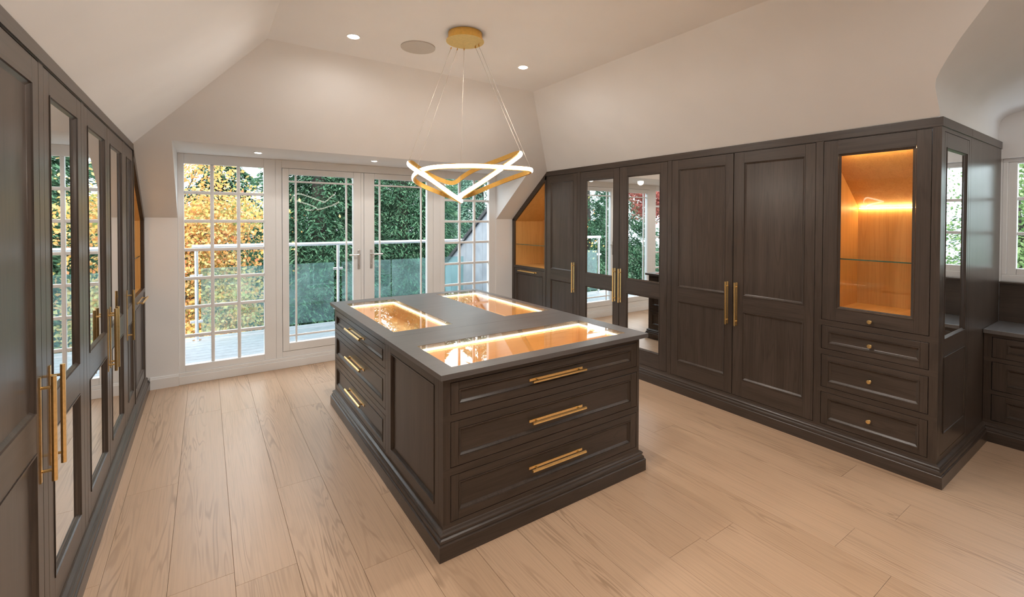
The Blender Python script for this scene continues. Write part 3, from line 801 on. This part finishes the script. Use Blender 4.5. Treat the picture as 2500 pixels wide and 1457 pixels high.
# ================================================================== LEFT RUN
FLF = Face('x', XL, 1)
TL, DTL = 2.214, 2.210
def unit_left(label, y0, y1, holes):
    t = thing('wardrobe', label, 'wardrobe', (XL - 0.3, (y0 + y1) / 2, 0))
    mb = MB()
    FLF.frame(mb, y0, y1, 0.118, TL, holes, -0.024, 0.0)
    FLF.box(mb, y0, y1, TL, ZL, -0.03, 0.006, WY)
    mb.build('face_frame', t)
    mb = MB(); poly = [(XL - 0.026, 0.0), (XL - 0.026, ZL - 0.035), (BX + .02, z_left(BX + .02) - 0.02), (BX + .02, 0.0)]
    mb.prism(poly, lambda p, q: (p[0], q, p[1]), y0 + .002, y1 - .002, DARKGAP); mb.build('carcass', t)
    return t
UPL, LOL = (0.975, 2.120), (0.268, 0.840)
t = unit_left('dark oak wardrobe nearest on the left with one panelled and one mirrored door', 1.620, 2.982, [(1.660, 2.286, DB, DTL), (2.342, 2.952, DB, DTL)])
d = panel_leaf(FLF, t, 'door', 1.660, 2.286, DB, DTL, [(1.735, 2.210, *LOL), (1.735, 2.210, *UPL)], 'panel'); handle(FLF, d, 2.250, 0.905, 0.375)
d = panel_leaf(FLF, t, 'door', 2.342, 2.952, DB, DTL, [(2.418, 2.868, *LOL), (2.418, 2.868, *UPL)], 'mirror'); handle(FLF, d, 2.374, 0.915, 0.375)
t = unit_left('dark oak wardrobe with two narrow mirrored doors midway along the left wall', 2.982, 4.318, [(3.015, 4.272, DB, DTL)])
d = panel_leaf(FLF, t, 'door', 3.015, 3.645, DB, DTL, [(3.088, 3.562, *LOL), (3.088, 3.562, *UPL)], 'mirror'); handle(FLF, d, 3.604, 0.925, 0.375)
d = panel_leaf(FLF, t, 'door', 3.645, 4.272, DB, DTL, [(3.735, 4.205, *LOL), (3.735, 4.205, *UPL)], 'mirror'); handle(FLF, d, 3.688, 0.925, 0.375)
ysl = YK - (ZL - ZK) / SE
t = unit_left('narrow dark oak wardrobe with one panelled door at the far end of the left wall', 4.318, ysl, [(4.370, ysl - 0.02, DB, DTL)])
d = panel_leaf(FLF, t, 'door', 4.370, ysl - 0.02, DB, DTL, [(4.440, ysl - 0.09, *LOL), (4.440, ysl - 0.09, *UPL)], 'panel'); handle(FLF, d, 4.404, 0.935, 0.375)
shelf_unit(FLF, XL, 1, ZL, 'open amber corner shelf with sloping top at the far end of the left wardrobes', 0.93, ysl + 0.001, 0)

# ================================================================== ISLAND
ISL = thing('island_chest', 'large dark oak island chest with three lit glass openings in its top', 'island', (1.66, 3.12, 0))
ix0, ix1, iy0, iy1 = 0.955, 2.375, 2.015, 4.245
G1 = (1.022, 2.290, 2.058, 2.512); G2 = (1.024, 1.455, 2.912, 4.130); G3 = (1.908, 2.350, 2.930, 4.185)
ZB, ZS = 0.752, 0.886
MB().sweep([(ix0, iy0), (ix1, iy0), (ix1, iy1), (ix0, iy1)], PL, WX, 1, True).build('plinth', ISL)
mb = MB().box(ix0 + .024, ix1 - .024, iy0 + .024, iy1 - .024, 0.0, 0.735, DARKGAP); mb.build('carcass', ISL)
IF = Face('y', iy0, -1); IL = Face('x', ix0, -1); IR = Face('x', ix1, 1); IBk = Face('y', iy1, 1)
idz = [(0.690, 0.850), (0.425, 0.655), (0.155, 0.388)]
mb = MB(); IF.frame(mb, ix0, ix1, 0.118, ZS, [(0.995, 2.352, a, b) for a, b in idz], -0.024, 0); mb.build('face_frame', ISL)
mb = MB(); IL.frame(mb, iy0 + .0242, iy1 - .0242, 0.118, ZS, [(2.872, 4.222, a, b) for a, b in idz] + [(2.066, 2.822, 0.15, 0.862)], -0.024, 0); mb.build('face_frame', ISL)
mb = MB(); IR.frame(mb, iy0 + .0242, iy1 - .0242, 0.118, ZS, [(2.872, 4.222, a, b) for a, b in idz] + [(2.066, 2.822, 0.15, 0.862)], -0.024, 0); mb.build('face_frame', ISL)
mb = MB(); IBk.frame(mb, ix0, ix1, 0.118, ZS, [(0.995, 1.640, 0.15, 0.862), (1.690, 2.335, 0.15, 0.862)], -0.024, 0); mb.build('face_frame', ISL)
for (a, b), hz in zip(idz, (0.765, 0.535, 0.272)):
    d = panel_leaf(IF, ISL, 'drawer', 0.995, 2.352, a, b, [(1.042, 2.297, a + 0.042, b - 0.042)], 'panel'); handle(IF, d, 1.680, hz, 0.395, vertical=False, w=-0.011)
    d = panel_leaf(IL, ISL, 'drawer', 2.872, 4.222, a, b, [(2.928, 4.182, a + 0.042, b - 0.042)], 'panel'); handle(IL, d, 3.590, hz + 0.005, 0.42, vertical=False, w=-0.011)
    d = panel_leaf(IR, ISL, 'drawer', 2.872, 4.222, a, b, [(2.928, 4.182, a + 0.042, b - 0.042)], 'panel'); handle(IR, d, 3.590, hz + 0.005, 0.42, vertical=False, w=-0.011)
for f_ in (IL, IR): panel_leaf(f_, ISL, 'side_panel', 2.066, 2.822, 0.15, 0.862, [(2.119, 2.770, 0.210, 0.818)], 'panel', gap=0.0005)
for a, b in ((0.995, 1.640), (1.690, 2.335)): panel_leaf(IBk, ISL, 'side_panel', a, b, 0.15, 0.862, [(a + .05, b - .05, 0.210, 0.818)], 'panel', gap=0.0005)
# top boards with openings
sx0, sx1, sy0, sy1, yj = 0.922, 2.405, 1.965, 4.285, 2.800
def top_board(x0, x1, y0, y1, holes, m):
    mb = MB()
    ys = sorted({y0, y1, *[h[2] for h in holes], *[h[3] for h in holes]})
    for a, b in zip(ys, ys[1:]):
        cut = sorted((h[0], h[1]) for h in holes if h[2] < (a + b) / 2 < h[3]); x = x0
        for c, e in cut:
            mb.box(x, c, a, b, ZS, 0.9125, m); x = e
        mb.box(x, x1, a, b, ZS, 0.9125, m)
    return mb
top_board(sx0, sx1, sy0, yj - 0.0008, [G1], TOPW).build('top_board', ISL)
ah, bh = G2[2], G2[3]
g3 = (G3[0], G3[1], G3[2], G3[3])
top_board(sx0, sx1, yj + 0.0008, sy1, [G2, g3], TOPW).build('top_board', ISL)
for g in (G1, G2, G3):
    x0, x1, y0, y1 = g
    tr = MB()
    for (p, q, m) in (((x0, y0), (x1, y0), TA), ((x1, y0), (x1, y1), TA), ((x1, y1), (x0, y1), TA), ((x0, y1), (x0, y0), TA)):
        tr.face([(*p, ZB), (*q, ZB), (*q, ZS + 0.001), (*p, ZS + 0.001)], m)
    tr.face([(x0, y0, ZB), (x1, y0, ZB), (x1, y1, ZB), (x0, y1, ZB)], TA)
    o = tr.build('display_tray', ISL, recalc=False); o['label'] = 'amber oak lined tray'
    e = 0.007
    ls = MB()
    zz0, zz1 = 0.878, 0.888
    ls.box(x0 + .003, x1 - .003, y1 - .003 - e, y1 - .003, zz0, zz1, LEDT).box(x0 + .003, x1 - .003, y0 + .003, y0 + .003 + e, zz0, zz1, LEDT)
    ls.box(x0 + .003, x0 + .003 + e, y0 + .011, y1 - .011, zz0, zz1, LEDT).box(x1 - .003 - e, x1 - .003, y0 + .011, y1 - .011, zz0, zz1, LEDT)
    o = ls.build('led_strip', ISL); o['label'] = 'glowing warm strip light under the glass edge'
    o = MB().box(x0 + .0008, x1 - .0008, y0 + .0008, y1 - .0008, 0.904, 0.911, TOPGLASS).build('glass_top', ISL); o['label'] = 'clear glass inset'

# ================================================================== PENDANT
PCX, PCY_ = 1.565, 2.935
PEN = thing('pendant_light', 'twisting gold ring pendant with glowing strip hanging over the island', 'pendant light', (PCX, PCY_, 1.78))
cn = MB().lathe([(0.123, 0.058), (0.123, 0.006)], (PCX, PCY_, ZC - 0.060), (0, 0, 1), GOLD, 48)
can = cn.build('canopy', PEN, smooth=True)
MB().lathe([(0.123, 0.0), (0.136, 0.0), (0.136, 0.005), (0.123, 0.0055)], (PCX, PCY_, ZC - 0.0605), (0, 0, 1), GOLD, 48).build('canopy_plate', PEN, smooth=True)
D0_ = 3.28
def at(px, py, off=0.0):
    d = fw + rt * ((px - 1250) / F_PX) + up * ((PCY - py) / F_PX)
    return Vector((0, 0, EYE)) + d * (D0_ + off)
ctl = [(1120, 1022, -.10), (980, 925, -.20), (850, 832, -.27), (600, 645, -.29), (400, 520, -.20), (255, 410, -.04),
       (300, 385, .08), (420, 475, .18), (600, 590, .28), (800, 678, .33), (960, 722, .34), (1060, 690, .345), (1130, 630, .345), (1300, 525, .33), (1500, 437, .29), (1800, 325, .19), (2040, 232, .06),
       (2105, 245, -.02), (1960, 360, -.14), (1830, 450, -.21), (1500, 680, -.29), (1250, 845, -.27), (1110, 930, -.15),
       (1110, 950, .02), (1300, 900, .16), (1600, 775, .25), (1900, 660, .22), (2170, 565, .09), (2275, 520, .0), (2240, 492, -.07),
       (2100, 478, -.13), (1800, 460, -.24), (1400, 440, -.32), (1000, 442, -.32), (650, 462, -.25), (430, 525, -.12), (338, 610, -.01),
       (360, 685, .08), (500, 775, .18), (800, 893, .22), (1000, 965, .12), (1090, 1000, 0.0)]
cp = [at(960 + u / 6.757, 340 + v / 6.757, o) for u, v, o in ctl]
crv = []
nC = len(cp)
for i in range(nC):
    p0, p1, p2, p3 = cp[i - 1], cp[i], cp[(i + 1) % nC], cp[(i + 2) % nC]
    for s_ in range(6):
        t_ = s_ / 6
        crv.append(0.5 * ((2 * p1) + (p2 - p0) * t_ + (2 * p0 - 5 * p1 + 4 * p2 - p3) * t_ ** 2 + (3 * p1 - p0 - 3 * p2 + p3) * t_ ** 3))
for _ in range(3):
    crv = [(crv[i - 1] + crv[i] * 2 + crv[(i + 1) % len(crv)]) / 4 for i in range(len(crv))]
nn = len(crv)
fr_ = []
for i in range(nn):
    t_ = (crv[(i + 1) % nn] - crv[i - 1]).normalized()
    n_ = Vector((0, 0, 1)).cross(t_).normalized(); w_ = t_.cross(n_).normalized()
    if w_.z < 0: w_ = -w_
    fr_.append((n_, w_))
for _ in range(6):
    fr_ = [((fr_[i - 1][0] + fr_[i][0] * 2 + fr_[(i + 1) % nn][0]).normalized(), (fr_[i - 1][1] + fr_[i][1] * 2 + fr_[(i + 1) % nn][1]).normalized()) for i in range(nn)]
def ribbon(name, sect, m):
    mb = MB(); q = len(sect); k = mb.mi(m)
    for i in range(nn):
        n_, w_ = fr_[i]
        for a, b in sect: mb.v.append(tuple(crv[i] + n_ * a + w_ * b))
    for i in range(nn):
        i2 = (i + 1) % nn
        for j in range(q):
            j2 = (j + 1) % q
            mb.f.append([i * q + j, i2 * q + j, i2 * q + j2, i * q + j2]); mb.m.append(k)
    return mb.build(name, PEN, smooth=True)
o = ribbon('ring_channel', [(-0.008, -0.0165), (0.005, -0.0165), (0.005, 0.0165), (-0.008, 0.0165)], GOLD); o['label'] = 'flat gold metal band'
o = ribbon('led_diffuser', [(0.0052, -0.0120), (0.010, -0.0120), (0.013, -0.007), (0.013, 0.007), (0.010, 0.0120), (0.0052, 0.0120)], LEDW); o['label'] = 'glowing white strip on the outer face of the band'
for (a, b) in [((1102, 116), (1003, 397)), ((1117, 119), (1047, 406)), ((1133, 119), (1129, 482)), ((1160, 114), (1266, 372)), ((1168, 110), (1292, 414))]:
    top = at(*a); 
    dirv = fw + rt * ((a[0] - 1250) / F_PX) + up * ((PCY - a[1]) / F_PX)
    top = Vector((0, 0, EYE)) + dirv * ((ZC - 0.06 - EYE) / dirv.z)
    e_ = at(*b); q = min(crv, key=lambda p: (p - e_).length)
    wv = MB().tube([top, q + Vector((0, 0, 0.012))], 0.0011, CABLE, 6)
    wv.tube([top + Vector((0, 0, 0.001)), top + (q - top).normalized() * 0.012], 0.004, GOLD, 8)
    wv.build('suspension_wire', PEN)

# ================================================================== DOWNLIGHTS AND SPEAKER
def downlight(x, y, z, label, power, group, r=0.045, ang=179):
    t = thing('downlight', label, 'downlight', (x, y, z - 0.004), group)
    MB().lathe([(r * 0.80, -0.001), (r, -0.0045), (r * 1.06, -0.002), (r * 1.06, 0.001), (r * .8, 0.001)], (x, y, z - 0.001), (0, 0, 1), TRIMP, 28).build('trim_ring', t, smooth=True)
    MB().lathe([(r * 0.79, 0.0), (r * 0.79, 0.001)], (x, y, z - 0.0075), (0, 0, 1), LAMP, 28).build('lens', t)
    if power:
        l = bpy.data.lights.new('downlight_lamp', 'SPOT'); l.energy = power; l.spot_size = math.radians(ang); l.spot_blend = 0.66
        l.color = (1.0, 0.945, 0.875); l.shadow_soft_size = 0.05
        lo = bpy.data.objects.new('downlight_lamp', l); COL.objects.link(lo); lo.parent = t; lo.location = (0, 0, -0.02)
    return t
PW_ = 38
downlight(0.910, 3.442, ZC, 'recessed downlight in the flat ceiling left of the round speaker', PW_, 'ceiling downlights')
downlight(2.326, 3.284, ZC, 'recessed downlight in the flat ceiling right of the pendant canopy', PW_, 'ceiling downlights')
for x, y, lb in ((0.86, 1.75, 'unseen downlight added over the gap between island and left wardrobes'), (1.86, 1.95, 'recessed downlight over the near end of the island'),
                 (0.86, 0.1, 'unseen downlight added over the viewpoint'), (2.33, 0.1, 'unseen downlight added over the open floor before the dormer')):  # all but the island-end one are unseen, added to brighten the room
    downlight(x, y, ZC, lb, PW_ if y > 1 else PW_ * 0.95, 'ceiling downlights')
downlight(0.433, 5.121, DZ, 'small downlight in the reveal above the left window', 3, 'reveal downlights', r=0.036)
downlight(1.569, 5.085, DZ, 'small downlight in the reveal above the French doors', 3, 'reveal downlights', r=0.036)
downlight(2.72, 5.06, DZ, 'small downlight in the reveal behind the pendant ring', 3, 'reveal downlights', r=0.036)
for y, lb in ((0.0, 'recessed downlight in the dormer ceiling near the cabinet end'), (-0.9, 'recessed downlight in the dormer ceiling away from the cabinets')):
    downlight(4.75, y, 2.66, lb, 10, 'dormer downlights')
tag(MB().lathe([(0.0001, 0.004), (0.125, 0.004), (0.132, 0.0), (0.132, 0.008), (0.0001, 0.008)], (1.383, 3.368, ZC - 0.0085), (0, 0, 1), SPKR, 48).build('ceiling_speaker', smooth=True), 'round flush ceiling speaker beside the pendant canopy', 'speaker')

# ================================================================== BALCONY
dk = struct(MB().box(-0.9, 4.1, W + 0.12, 8.0, -0.22, -0.10, LEAD).build('balcony_floor'), 'balcony deck of pale boards outside the French doors', 'deck')
bmn = MB().box(-2.5, 2.5, -0.068, 0.068, -0.022, 0, DECK).mesh('deck_board')
for i in range(16):
    link('deck_board', bmn, dk, (1.6, W + 0.19 + i * 0.1425, -0.05), bevel=0.003)
ck = MB().prism([(5.70, -0.2), (5.70, 2.52), (8.55, 0.72), (8.55, -0.2)], lambda p, q: (q, p[0], p[1]), 4.1, 4.22, LEAD)
ck = ck.build('wall_balcony'); struct(ck, 'grey clad wall with sloping top at the right end of balcony', 'wall')
mb = MB().prism([(5.70, 2.52), (5.70, 2.59), (8.58, 0.77), (8.58, 0.70)], lambda p, q: (q, p[0], p[1]), 4.06, 4.26, VERGE); mb.build('verge', ck)
for i in range(9):
    y = 5.78 + i * 0.31
    zt_ = 2.52 - (y - 5.70) * 0.6316
    MB().box(4.094, 4.10, y, y + 0.012, -0.06, zt_ - 0.01, LEAD).build('standing_seam', ck)
RY, RZ = 7.743, 1.268
t = thing('balustrade', 'steel balcony railing with tinted glass panels outside the windows', 'railing', (2.0, RY, -0.05))
MB().tube([(-0.16, RY, RZ), (4.10, RY, RZ)], 0.030, STEEL, 16).build('handrail', t, smooth=True)
for x in (-0.11, 1.79, 3.55):
    p = MB().tube([(x, RY, -0.05), (x, RY, RZ - 0.02)], 0.024, STEEL, 14); p.lathe([(0.055, 0), (0.055, 0.010), (0.028, 0.014)], (x, RY, -0.05), (0, 0, 1), STEEL, 20)
    po = p.build('post', t, smooth=True)
    for z in (0.22, 0.86):
        for s_ in (-1, 1):
            MB().box(min(x + s_ * .02, x + s_ * .075), max(x + s_ * .02, x + s_ * .075), RY - .014, RY + .014, z - .02, z + .02, STEEL).build('glass_clamp', po, bevel=0.005)
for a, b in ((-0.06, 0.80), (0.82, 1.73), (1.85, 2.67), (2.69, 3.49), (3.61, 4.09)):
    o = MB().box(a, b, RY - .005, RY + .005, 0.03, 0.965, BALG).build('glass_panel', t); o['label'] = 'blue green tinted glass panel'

# ================================================================== GARDEN
struct(MB().box(-60, 60, 9, 90, -3.4, -3.2, LAWN).box(9, 60, -50, 9, -3.4, -3.2, LAWN).build('ground'), 'garden lawn below the balcony', 'ground')
def leaves(name, C, A, B, m, parent):
    """diamond leaves: centres C, half axes A and B (n x 3)"""
    n = len(C); v = np.empty((n, 4, 3)); v[:, 0] = C - A; v[:, 1] = C + B; v[:, 2] = C + A; v[:, 3] = C - B
    org = np.array(WL[parent]); v -= org
    me = bpy.data.meshes.new(name); me.vertices.add(n * 4); me.vertices.foreach_set('co', v.reshape(-1).astype(np.float32))
    me.loops.add(n * 4); me.loops.foreach_set('vertex_index', np.arange(n * 4, dtype=np.int32))
    me.polygons.add(n); me.polygons.foreach_set('loop_start', np.arange(0, n * 4, 4, dtype=np.int32))
    me.materials.append(m); me.update(calc_edges=True); me.validate()
    o = bpy.data.objects.new(name, me); COL.objects.link(o); o.parent = parent; WL[o] = Vector(org)
    o['kind'] = 'stuff'
    return o
def unit(a): return a / (np.linalg.norm(a, axis=-1, keepdims=True) + 1e-9)
def broadleaf(name, label, base, c, rad, n, size, m, group=None):
    t = thing(name, label, 'tree', base, group)
    c = np.array(c); rad = np.array(rad)
    nb = max(24, n // 330)
    cl_ = unit(rng.normal(size=(nb, 3))) * (rng.random((nb, 1)) ** 0.45) * rad + c
    idx = rng.integers(0, nb, n)
    spread = rad.mean() * 0.19
    P = cl_[idx] + rng.normal(size=(n, 3)) * spread * np.array([1.2, 1.2, 0.55])
    A = unit(rng.normal(size=(n, 3))); B = unit(np.cross(A, rng.normal(size=(n, 3))))
    s_ = size * (0.6 + 0.8 * rng.random((n, 1)))
    leaves('foliage', P, A * s_, B * s_ * 0.62, m, t)
    mb = MB(); b = Vector(base); top = Vector(c) + Vector((0, 0, rad[2] * 0.5))
    mb.tube([b, b.lerp(top, .35) + Vector((.06, .05, 0)), b.lerp(top, .7), top], [0.13, 0.10, 0.06, 0.015], BARK, 8)
    for q in range(nb // 2):
        e_ = Vector(cl_[q]); s0 = b.lerp(top, min(0.9, max(0.3, (e_.z - b.z) / (top.z - b.z + 1e-6) - 0.15)))
        mb.tube([s0, s0.lerp(e_, .5) + Vector((0, 0, .06)), e_], [0.030, 0.018, 0.005], BARK, 5)
    mb.build('trunk', t)
    return t
def conifer(label, base, h, r, n, m, group='evergreens beyond the balcony', ln=0.078):
    t = thing('conifer', label, 'tree', base, group)
    k = 170; nb = n // k
    zz = 1 - np.sqrt(rng.random(nb)) * 0.98
    ang = rng.random(nb) * 2 * math.pi
    R_ = r * (1 - zz) ** 0.75 * (0.62 + 0.48 * rng.random(nb))
    C_, A_, B_ = [], [], []
    for z, a, rr in zip(zz, ang, R_):
        s_ = 0.25 + 0.75 * rng.random(k) ** 0.6
        d = np.array([math.cos(a), math.sin(a), 0]); sd = np.array([-d[1], d[0], 0])
        lat = rng.normal(size=k) * 0.15 * rr * (0.35 + s_)
        p = np.outer(s_ * rr, d) + np.outer(lat, sd)
        p[:, 2] = z * h + 0.16 * rr - 0.50 * rr * s_ ** 2 - 0.45 * np.abs(lat) + rng.normal(size=k) * 0.04
        ax = unit(np.tile(d, (k, 1)) + np.outer(np.sign(lat) * (0.3 + 0.7 * rng.random(k)), sd) + np.array([0, 0, -0.45]) + rng.normal(size=(k, 3)) * 0.25)
        bx_ = unit(np.cross(ax, np.array([0, 0, 1.0]) + rng.normal(size=(k, 3)) * 0.5))
        q = ln * (0.6 + 0.8 * rng.random((k, 1)))
        C_.append(p); A_.append(ax * q); B_.append(bx_ * q * 0.24)
    leaves('foliage', np.vstack(C_) + np.array(base), np.vstack(A_), np.vstack(B_), m, t)
    b = Vector(base)
    MB().tube([b, b + Vector((0, 0, h * .5)), b + Vector((0, 0, h * .97))], [r * .10, r * .06, .01], BARK, 8).build('trunk', t)
    return t
GZ = -3.2
broadleaf('maple_tree', 'orange and yellow autumn maple outside the left window', (-0.75, 11.4, GZ), (-0.50, 11.4, 0.75), (1.42, 1.3, 2.75), 34000, 0.036, L_ORANGE)
broadleaf('maple_tree', 'low amber autumn maple spreading under the railing at left', (0.0, 10.2, GZ), (0.02, 10.2, -0.9), (0.85, 0.7, 1.5), 12000, 0.034, L_ORANGE)
broadleaf('red_tree', 'deep red autumn tree seen in the mirrored doors', (-9.8, 14.0, GZ), (-9.8, 14.0, 3.0), (1.5, 1.4, 1.5), 16000, 0.05, L_RED)
conifer('dark evergreen behind the left French door leaf', (2.75, 14.2, GZ), 11.5, 3.1, 115000, L_CON)
conifer('dark evergreen behind the meeting of the French doors', (5.5, 14.8, GZ), 12.5, 3.2, 115000, L_CON)
conifer('dark evergreen behind the autumn maple', (0.35, 16.5, GZ), 9.0, 2.5, 70000, L_CON)
conifer('tall pale evergreen seen through the right window', (9.2, 16.0, GZ), 10.5, 3.3, 80000, L_CON2)
conifer('dark evergreen left of the maple seen in the mirrored doors', (-2.9, 14.5, GZ), 8.6, 2.5, 60000, L_CON)
conifer('dark evergreen at the far left seen only in reflections', (-6.6, 15.0, GZ), 9.0, 2.9, 50000, L_CON)
conifer('dark evergreen behind the red tree', (-12.5, 18.5, GZ), 11.0, 3.8, 50000, L_CON, ln=0.11)
conifer('distant dark evergreen between the two nearer ones', (4.2, 20.0, GZ), 14.0, 4.2, 60000, L_CON, ln=0.12)
conifer('distant dark evergreen filling the gap at the right door', (9.5, 22.0, GZ), 14.0, 4.6, 60000, L_CON, ln=0.12)
broadleaf('garden_tree', 'bright green tree outside the dormer window', (11.5, 1.6, GZ), (11.5, 1.6, 0.9), (2.0, 2.0, 2.3), 45000, 0.03, L_GREEN)
broadleaf('garden_tree', 'bright green tree seen in the mirror of the cabinet end', (12.2, -3.6, GZ), (12.2, -3.6, 0.9), (2.4, 2.6, 2.4), 50000, 0.03, L_GREEN)
conifer('dark evergreen beyond the dormer window', (16.5, 0.0, GZ), 9.0, 3.6, 40000, L_CON)
conifer('light green evergreen behind the tree outside the dormer window', (14.5, 3.2, GZ), 10.0, 3.4, 60000, L_GREEN, group='evergreens beyond the dormer')
conifer('light green evergreen behind the tree seen in the cabinet end mirror', (15.0, -5.2, GZ), 10.0, 3.6, 60000, L_GREEN, group='evergreens beyond the dormer')
